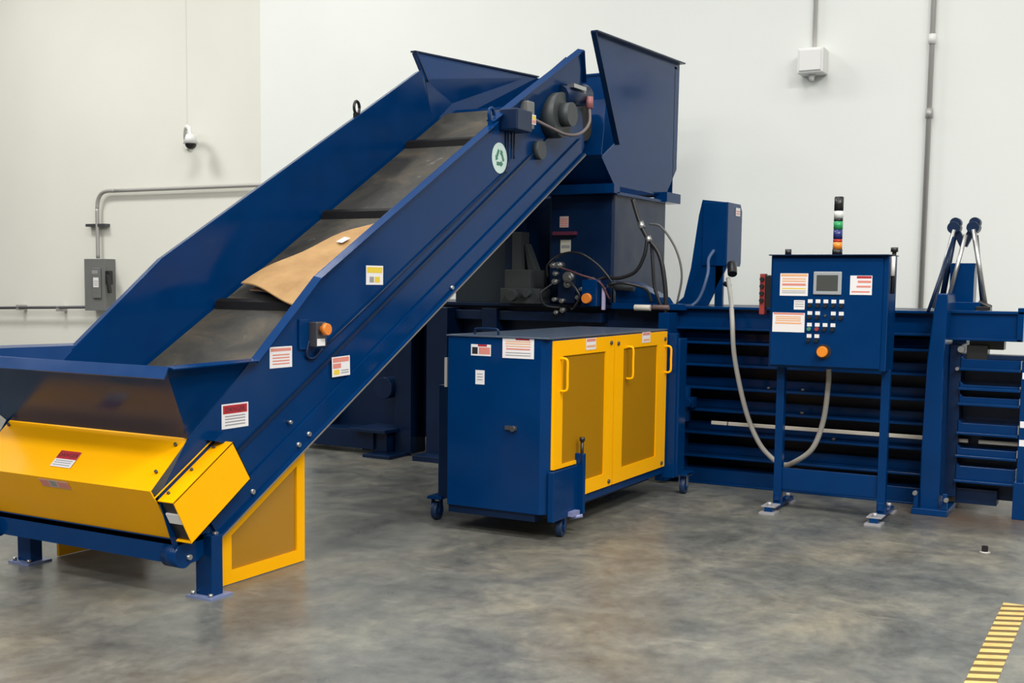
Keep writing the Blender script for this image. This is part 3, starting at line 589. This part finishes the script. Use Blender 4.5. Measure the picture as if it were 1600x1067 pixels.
# hydraulic manifold in front of the tower
bm = B(); box(bm, -4.95, -4.70, 8.86, 9.18, 1.56, 1.72); box(bm, -4.93, -4.84, 8.95, 9.1, 1.72, 2.05); prism(bm, [(-4.80, 1.72), (-4.72, 1.72), (-4.82, 1.95), (-4.84, 1.95)], 'Y', 9.0, 9.1); P_('hydraulic_valve', bm, DGREY)
bm = B(); box(bm, -4.98, -4.60, 8.84, 9.05, 1.43, 1.56); cyl(bm, (-4.85, 8.86, 1.50), (-4.85, 8.78, 1.50), .05); cyl(bm, (-4.70, 8.86, 1.52), (-4.70, 8.78, 1.52), .035); P_('manifold_base', bm, DGREY)
bm = B(); box(bm, -4.44, -4.28, 8.88, 9.03, 1.44, 1.72); box(bm, -4.18, -4.05, 8.86, 9.05, 1.43, 1.60); P_('manifold_block', bm, DBLUE)
for (x, z, r, ln) in ((-4.47, 1.76, .024, .08), (-4.41, 1.76, .028, .1), (-4.45, 1.69, .02, .07), (-4.45, 1.62, .024, .08), (-4.33, 1.66, .045, .07), (-4.33, 1.60, .03, .08), (-4.45, 1.47, .018, .08), (-4.38, 1.46, .02, .08), (-4.44, 1.36, .018, .06), (-4.38, 1.38, .022, .06), (-4.12, 1.64, .022, .05), (-4.24, 1.49, .02, .06), (-4.2, 1.56, .016, .08)):
    bm = B(); cyl(bm, (x, 8.90, z), (x, 8.90 - ln, z), r, n=12); cyl(bm, (x, 8.90 - ln, z), (x, 8.88 - ln, z), r * .6, n=6, smooth=False); P_('hydraulic_fitting', bm, STEEL, bevel=0)
bm = B(); box(bm, -4.16, -4.03, 8.76, 8.86, 1.42, 1.64); sb = P_('stop_button_box', bm, BLUE)
bm = B(); cyl(bm, (-4.094, 8.76, 1.485), (-4.094, 8.73, 1.485), .022); cyl(bm, (-4.094, 8.73, 1.485), (-4.094, 8.70, 1.485), .045, .04); obj('stop_button', bm, ORANGE, sb)
bm = B(); box(bm, -4.01, -3.985, 8.83, 8.86, 1.39, 1.575); P_('level_gauge', bm, mat('lilac_plastic', (.45, .40, .60), .4))
bm = B(); cyl(bm, (-3.72, 8.85, 1.415), (-3.58, 8.85, 1.415), .026, n=12); P_('hose_coupling', bm, PALEBAR); bm = B(); cyl(bm, (-3.56, 8.85, 1.42), (-3.42, 8.85, 1.42), .022, n=12); P_('hose_coupling', bm, mat('brown_grip', (.14, .09, .08), .5))
bm = B(); prism(bm, [(-3.95, 1.43), (-3.50, 1.43), (-3.55, 1.50), (-3.80, 1.62), (-3.95, 1.63)], 'Y', 8.98, 9.2); box(bm, -3.95, -3.3, 8.9, 9.05, 1.40, 1.45); P_('ram_cover', bm, BLUE)
bm = B(); box(bm, -3.98, -3.78, 8.86, 8.95, 1.575, 1.60); cyl(bm, (-3.90, 8.88, 1.585), (-3.74, 8.88, 1.575), .03); P_('solenoid_valve', bm, DGREY)

# electrical box on its slanted arm
bm = B(); prism(bm, [(-3.66, 1.43), (-3.36, 1.43), (-3.20, 1.76), (-3.22, 2.31), (-3.43, 2.335), (-3.46, 2.2), (-3.52, 1.75), (-3.58, 1.50)], 'Y', 9.60, 9.63); box(bm, -3.30, -3.23, 9.60, 9.64, 1.43, 1.78); P_('box_arm', bm, BLUE)
bm = B(); box(bm, -3.42, -3.205, 9.59, 9.60, 1.77, 2.31); prism(bm, [(9.60, 1.77), (9.97, 1.77), (9.99, 1.80), (9.99, 2.25), (9.94, 2.31), (9.60, 2.31)], 'X', -3.42, -3.20); eb2 = P_('wiring_box', bm, BLUE, bevel=.006)
decal('warning_label', eb2, (-3.198, 9.86, 2.24), 'X', .12, .07, lines(.1, .9, (.2, .5), .15, LPINK))
bm = B(); cyl(bm, (-3.16, 9.62, 1.79), (-3.13, 9.55, 1.70), .04); cyl(bm, (-3.18, 9.5, 1.62), (-3.12, 9.46, 1.6), .02); P_('cable_gland', bm, BLKP)
bm = B(); tube(bm, [(-3.30, 9.55, 1.90), (-3.31, 9.45, 1.82), (-3.27, 9.32, 1.69), (-3.34, 9.28, 1.47), (-3.50, 9.2, 1.37)], .014, 8); P_('blue_cable', bm, mat('blue_grey_cable', (.06, .10, .20), .45), bevel=0)

# hoses around the manifold: each its own object
HG = 'black hydraulic hoses in front of the feed tower'
def hose(pts, r, label, mt=HOSE, name='hydraulic_hose', cat='hose', grp=HG):
    o = obj(name, tube(B(), pts, r, 10), mt); tag(o, label, cat, grp); return o
o = hose([(-3.79, 8.93, 2.30), (-3.71, 8.88, 2.13), (-3.64, 8.87, 2.0), (-3.52, 8.87, 1.84), (-3.465, 8.87, 1.58), (-3.455, 8.87, 1.36)], .019, 'thickest black hydraulic hose arching down right side of tower')
obj('crimp_fitting', cyl(B(), (-3.70, 8.88, 2.11), (-3.675, 8.872, 2.06), .026, n=12), STEEL, o); obj('crimp_fitting', cyl(B(), (-3.63, 8.87, 1.99), (-3.61, 8.87, 1.95), .028, n=12), STEEL, o)
hose([(-3.64, 8.93, 2.10), (-3.53, 8.92, 2.07), (-3.40, 8.92, 1.89), (-3.345, 8.92, 1.68), (-3.38, 8.92, 1.45)], .009, 'thin grey-black hose arching outermost against white wall', mat('thin_grey_hose', (.10, .10, .10), .5))
hose([(-3.626, 8.86, 1.99), (-3.645, 8.85, 1.84), (-3.72, 8.85, 1.71), (-3.86, 8.85, 1.655), (-3.98, 8.86, 1.66), (-4.1, 8.88, 1.62)], .015, 'black hose curling left from tower corner to manifold')
hose([(-4.52, 8.84, 1.66), (-4.50, 8.80, 1.76), (-4.37, 8.80, 1.85), (-4.22, 8.82, 1.86), (-4.07, 8.84, 1.775), (-3.95, 8.85, 1.65), (-3.9, 8.88, 1.55)], .010, 'thin black hose arching over front of manifold fittings')
hose([(-3.95, 8.84, 1.60), (-3.83, 8.80, 1.615), (-3.72, 8.82, 1.60), (-3.63, 8.88, 1.56), (-3.6, 8.92, 1.46)], .012, 'short black hose running right from manifold to deck')
hose([(-3.60, 8.89, 1.93), (-3.58, 8.88, 1.75), (-3.56, 8.88, 1.58), (-3.50, 8.89, 1.42)], .014, 'black hose hanging straight down beside thickest hose')
hose([(-4.40, 8.82, 1.74), (-4.30, 8.76, 1.72), (-4.18, 8.76, 1.68), (-4.02, 8.80, 1.62), (-3.95, 8.86, 1.48)], .009, 'thin dull red hose crossing manifold under arching black hose', mat('dull_red_hose', (.09, .03, .035), .5))
hose([(-4.33, 8.80, 1.62), (-4.24, 8.74, 1.60), (-4.17, 8.74, 1.50), (-4.24, 8.78, 1.40), (-4.32, 8.88, 1.40)], .011, 'looped black hose left of orange stop button on manifold')
hose([(-4.46, 8.80, 1.60), (-4.53, 8.74, 1.52), (-4.50, 8.76, 1.42), (-4.40, 8.86, 1.40)], .010, 'small black hose loop at left side of manifold fittings')

# ------------------------------------------------------------------ hydraulic power unit
pu = thing('power_unit', 'blue hydraulic power unit cabinet on casters with two yellow mesh doors', 'cabinet', (-3.6, 7.3, 0))
bm = B(); prism(bm, [(-3.93, 6.30), (-3.26, 6.30), (-3.205, 6.345), (-3.205, 8.25), (-3.93, 8.25)], 'Z', .17, 1.262); obj('cabinet_body', bm, BLUE, pu, .004)
bm = B(); box(bm, -3.94, -3.20, 6.29, 8.26, 1.262, 1.272); obj('top_panel', bm, mat('sheen_blue_top', (.06, .085, .13), .35, coat=.3), pu, .002)  # ceiling sheen on the top is put into this paler blue
bm = B(); prism(bm, [(-3.93, 6.32), (-3.30, 6.32), (-3.30, 8.2), (-3.93, 8.2)], 'Z', .12, .17); obj('tank_bottom', bm, DBLUE, pu)
bm = B(); box(bm, -4.14, -3.93, 6.52, 8.2, .16, .92); obj('side_tank', bm, DBLUE, pu, .006)
bm = B(); box(bm, -4.10, -3.93, 6.60, 8.2, .92, 1.25); obj('side_cover', bm, DBLUE, pu, .006)
bm = B(); box(bm, -3.975, -3.955, 6.33, 6.35, .93, 1.12); obj('level_gauge', bm, mat('clear_gauge', (.42, .40, .38), .3), pu)
bm = B(); tube(bm, [(-3.80, 6.42, 1.262), (-3.80, 6.42, 1.30), (-3.77, 6.42, 1.31), (-3.66, 6.42, 1.31), (-3.63, 6.42, 1.30), (-3.63, 6.42, 1.262)], .008, 8); obj('lifting_handle', bm, DBLUE, pu)
bm = B(); box(bm, -3.50, -3.42, 6.285, 6.30, .69, .715); cyl(bm, (-3.44, 6.30, .70), (-3.44, 6.27, .70), .018); obj('latch', bm, DSTEEL, pu)
# lower corner bracket + pin post
bm = B(); box(bm, -3.205, -3.165, 6.31, 6.70, .13, .445); box(bm, -3.205, -3.13, 6.67, 6.70, .13, .52); obj('corner_bracket', bm, BLUE, pu, .005)
bm = B(); cyl(bm, (-3.15, 6.68, .45), (-3.15, 6.68, .61), .011, n=10); cyl(bm, (-3.15, 6.68, .60), (-3.15, 6.68, .625), .018, n=10); obj('lock_pin', bm, BLKP, pu)
bm = B(); box(bm, -3.20, -3.10, 8.27, 8.42, .15, 1.20); box(bm, -3.93, -3.12, 8.25, 8.30, .14, 1.24); obj('rear_column', bm, BLUE, pu, .004)
# doors
dx = -3.185
def door(outer, inner, handles, label):
    bm = B(); n = len(outer)
    for i in range(n): prism(bm, [outer[i], outer[(i + 1) % n], inner[(i + 1) % n], inner[i]], 'X', dx - .02, dx)
    d_ = obj('door', bm, YEL, pu, label=label)
    bm = B(); prism(bm, inner, 'X', dx - .012, dx - .009); obj('door_mesh', bm, MESH, d_)
    for y, z0, z1 in handles:
        bm = B(); tube(bm, [(dx - .002, y, z1), (dx + .03, y + .001, z1), (dx + .045, y + .004, z1 - .02), (dx + .045, y + .004, (z0 + z1) / 2), (dx + .045, y + .004, z0 + .02), (dx + .03, y + .001, z0), (dx - .002, y, z0)], .008, 8); obj('handle', bm, YEL, d_)
    return d_
o1 = [(6.345, 1.250), (7.235, 1.252), (7.235, .232), (6.715, .232), (6.715, .405), (6.665, .452), (6.345, .452)]
i1 = [(6.46, 1.155), (7.10, 1.155), (7.10, .325), (6.76, .325), (6.76, .42), (6.69, .475), (6.46, .475)]
d1 = door(o1, i1, [(6.425, .94, 1.14)], 'yellow mesh door with notched lower corner')
o2 = [(7.25, 1.252), (8.22, 1.255), (8.22, .232), (7.25, .232)]; i2 = [(7.40, 1.16), (8.03, 1.16), (8.03, .33), (7.40, .33)]
d2 = door(o2, i2, [(7.46, .95, 1.17), (8.185, .95, 1.145)], 'plain rectangular yellow mesh door')
for dd, y, z in ((d1, 7.18, 1.21), (d1, 7.18, .265), (d2, 8.15, .265), (d2, 8.17, 1.2), (d2, 7.3, 1.2)): obj('door_bolt', cyl(B(), (dx, y, z), (dx + .01, y, z), .014, n=10), DSTEEL, dd)
# pump and pipes seen through the mesh
bm = B(); cyl(bm, (-3.5, 6.6, .62), (-3.5, 7.2, .62), .15); 
PK = mat('pump_grey', (.10, .10, .10), .4)
bm.free()
decal('warning_label', d1, (dx + .001, 6.86, 1.215), 'X', .15, .075, [(.05, .7, .95, .95, LPINK), (.05, .2, .95, .4, LORG)], ())
decal('warning_label', d2, (dx + .001, 7.80, 1.225), 'X', .15, .075, [(.05, .7, .95, .95, LPINK), (.15, .15, .9, .35, LORG)], ())
decal('warning_label', pu, (-3.685, 6.299, 1.180), 'Y', .145, .072, [(.4, .15, .96, .75, LPINK), (.06, .15, .34, .75, LBLK), (.35, .82, .8, 1.0, LRED)], (), label='small white label with black symbol on blue front')
decal('warning_label', pu, (-3.418, 6.299, 1.204), 'Y', .222, .132, [(.42, .86, .86, .98, LRED), (.12, .40, .88, .47, LPINK)] + lines(.1, .9, (.54, .66, .76), .05, LORG) + lines(.1, .9, (.12, .24), .04, LGREY), (), label='large white label with red and orange print on blue front')
decal('warning_label', pu, (-3.690, 6.299, 1.008), 'Y', .066, .09, lines(.2, .8, (.3, .5, .7), .06, LGREY), (), label='smallest plain white label on blue front')
# casters
for x, y, rot in ((-3.22, 6.53, .2), (-4.17, 6.56, .1), (-3.10, 8.42, .1)):
    bm = B(); d3 = Vector((math.cos(rot), math.sin(rot), 0)); r = .062
    cyl(bm, Vector((x, y, r)) - d3 * .02, Vector((x, y, r)) + d3 * .02, r, n=28); cs = obj('caster_wheel', bm, mat('caster_blue_rubber', (.006, .025, .075), .5), pu, .004)
    bm = B(); cyl(bm, Vector((x, y, r)) + d3 * .02, Vector((x, y, r)) + d3 * .03, .028, n=16); obj('hub', bm, BLUE, cs)
    bm = B()
    for s in (-1, 1): beam(bm, Vector((x, y, r)) + d3 * .03 * s, Vector((x, y, .15)) + d3 * .03 * s + Vector((0, .0, 0)), .006, .045, d3)
    box(bm, x - .05, x + .05, y - .05, y + .05, .145, .16); obj('caster_fork', bm, BLUE if y < 8 else STEEL, cs)
bm = B(); box(bm, -3.20, -3.13, 6.52, 6.62, .135, .165); cyl(bm, (-3.17, 6.56, .12), (-3.10, 6.60, .135), .012); obj('brake_lever', bm, mat('pale_blue_metal', (.20, .22, .40), .35), pu)
for b_ in ((-4.2, -4.1, 6.5, 6.62, .15, .17), (-3.2, -3.05, 8.36, 8.5, .15, .17)): obj('caster_mount', box(B(), *b_), BLUE, pu)

# ------------------------------------------------------------------ control stand
cs_ = thing('control_stand', 'blue control cabinet on two legs with screen, buttons and signal tower', 'control panel', (-1.95, 8.25, 0))
bm = B(); box(bm, -2.365, -1.565, 8.07, 8.34, 1.035, 1.815); obj('cabinet', bm, BLUE, cs_, .006)
bm = B(); box(bm, -2.35, -1.60, 8.05, 8.07, 1.05, 1.80); cd = obj('cabinet_door', bm, BLUE, cs_, .006)
bm = B(); prism(bm, [(-2.37, 1.815), (-1.56, 1.815), (-1.56, 1.822), (-2.37, 1.822)], 'Y', 8.02, 8.36); obj('rain_hood', bm, DBLUE, cs_)
for x in (-2.31, -1.585):
    bm = B(); box(bm, x - .028, x + .028, 8.20, 8.26, .04, 1.04); box(bm, x - .02, x + .02, 8.19, 8.27, .06, .12); lg = obj('leg', bm, BLUE, cs_, .003)
    bm = B(); box(bm, x - .028, x + .028, 7.99, 8.55, .012, .045); obj('foot_bar', bm, BLUE, lg, .003)
    ZN = mat('zinc_plate', (.42, .42, .44), .45, metal=.4)
    for b_ in ((x - .055, x + .055, 7.95, 8.08, .0, .012), (x - .05, x + .05, 7.99, 8.13, .045, .052), (x - .045, x + .045, 8.46, 8.56, 0, .012)): obj('foot_plate', box(B(), *b_), ZN, lg)
    for y_, z_ in ((8.02, .052), (8.5, .045)): obj('foot_bolt', cyl(B(), (x, y_, z_), (x, y_, z_ + .025), .016, n=8), ZN, lg)
bm = B(); box(bm, -2.29, -1.60, 8.22, 8.24, .145, .30); obj('cross_plate', bm, BLUE, cs_, .003)
yf = 8.05
bm = B(); box(bm, -2.060, -1.868, yf - .012, yf, 1.548, 1.706); s_ = obj('touch_screen', bm, BEZEL, cs_, .006)
bm = B(); box(bm, -2.036, -1.892, yf - .0145, yf - .010, 1.575, 1.682); obj('screen', bm, SCREENM, s_)
decal('warning_label', cs_, (-2.195, yf, 1.615), 'Y', .195, .155, [(.03, .86, .97, .97, LORG), (.08, .45, .92, .55, LPINK)] + lines(.08, .92, (.62, .73), .06, LORG) + lines(.08, .92, (.30,), .05, LYEL) + lines(.08, .92, (.12, .2), .03, LGREY), label='white label with orange print left of the screen')
decal('warning_label', cs_, (-1.740, yf, 1.615), 'Y', .145, .13, [(.3, .85, .97, .98, LRED), (.35, .62, .95, .74, LPINK), (.3, .38, .95, .48, LPINK), (.08, .12, .9, .2, LPINK)], label='white label with red print right of the screen')
decal('warning_label', cs_, (-2.225, yf, 1.352), 'Y', .225, .135, [(.03, .9, .97, .99, LPINK), (.08, .42, .9, .50, LORG)] + lines(.1, .88, (.56, .66, .76), .06, LORG), label='white label with orange print below the others')
decal('warning_label', cs_, (-2.153, yf, 1.475), 'Y', .075, .065, lines(.1, .9, (.3, .55, .8), .08, LGREY), label='small square label left of the buttons')
rows = [(1.487, 5, ()), (1.405, 5, (2,)), (1.325, 4, ()), (1.247, 2, ())]
for z, n, skip in rows:
    for k in range(n):
        x = -2.078 + k * .0535
        if k in skip:
            bm = B(); cyl(bm, (x, yf, z), (x, yf - .012, z), .009, n=10); obj('key_switch', bm, DSTEEL, cs_); continue
        bm = B(); box(bm, x - .016, x + .016, yf - .003, yf, z + .003, z + .028); bt = obj('button_plate', bm, LWHITE, cs_)
        bm = B(); cyl(bm, (x, yf, z - .014), (x, yf - .022, z - .014), .0135, n=14); obj('push_button', bm, LGRN if (z, k) == (1.325, 0) else (REDP if k == 1 and n == 4 else BLKP), bt)
bm = B(); cyl(bm, (-1.975, yf, 1.157), (-1.975, yf - .006, 1.157), .052, n=28); yb = obj('stop_button_ring', bm, LBLK, cs_)
bm = B(); cyl(bm, (-1.975, yf - .006, 1.157), (-1.975, yf - .03, 1.157), .022, n=20); cyl(bm, (-1.975, yf - .03, 1.157), (-1.975, yf - .055, 1.157), .040, .034, n=24); obj('stop_button', bm, AMBER, yb)
# signal tower
st = B(); cyl(st, (-1.93, 8.15, 1.822), (-1.93, 8.15, 1.86), .034, n=20); so = obj('signal_tower', st, BLKP, cs_)
z = 1.86
for nm_, h, mt in (('amber_lens', .052, AMBER), ('red_band', .018, REDL), ('blue_lens', .066, BLUEL), ('green_lens', .058, GREENL), ('spacer', .018, BLKP), ('clear_lens', .052, CLEAR), ('black_cap', .095, BLKP)):
    bm = B(); cyl(bm, (-1.93, 8.15, z), (-1.93, 8.15, z + h - .003), .031, n=24); cyl(bm, (-1.93, 8.15, z + h - .003), (-1.93, 8.15, z + h), .027, n=24); obj(nm_, bm, mt, so); z += h
bm = B(); cyl(bm, (-2.27, 8.15, 1.822), (-2.27, 8.15, 1.862), .022, n=16); obj('lifting_bolt', bm, BLKP, cs_)
bm = B(); cyl(bm, (-1.548, 8.12, 1.56), (-1.545, 8.12, 1.86), .014, n=14); cyl(bm, (-1.545, 8.12, 1.84), (-1.545, 8.12, 1.87), .024, n=14); gs = obj('door_stay', bm, BLKP, cs_)
bm = B(); cyl(bm, (-1.548, 8.105, 1.68), (-1.547, 8.105, 1.81), .014, n=14); obj('stay_sleeve', bm, LWHITE, gs)
bm = B(); box(bm, -2.46, -2.42, 8.12, 8.18, 1.40, 1.69); box(bm, -2.42, -2.365, 8.12, 8.2, 1.45, 1.68, 1); rr_ = obj('side_terminal', bm, [REDP, BLKP], cs_, .006, label='red ribbed strip on left side of cabinet')
for k in range(4): obj('terminal_knob', cyl(B(), (-2.44, 8.12, 1.50 + k * .05), (-2.44, 8.10, 1.50 + k * .05), .016, n=10), BLKP, rr_)

# grey flexible conduit to the control cabinet
o = obj('flexible_conduit', tube(B(), [(-3.15, 9.50, 1.66), (-3.06, 9.30, 1.52), (-2.95, 9.0, 1.44), (-2.875, 8.80, 1.336), (-2.83, 8.75, 1.039), (-2.731, 8.75, .644), (-2.622, 8.75, .402), (-2.50, 8.72, .285), (-2.38, 8.6, .262), (-2.263, 8.48, .310), (-2.12, 8.42, .43), (-2.04, 8.38, .644), (-2.0, 8.32, .90), (-1.99, 8.28, 1.036)], .019, 12), GHOSE)
tag(o, 'grey flexible conduit hanging in a loop between wiring box and control cabinet', 'cable conduit')
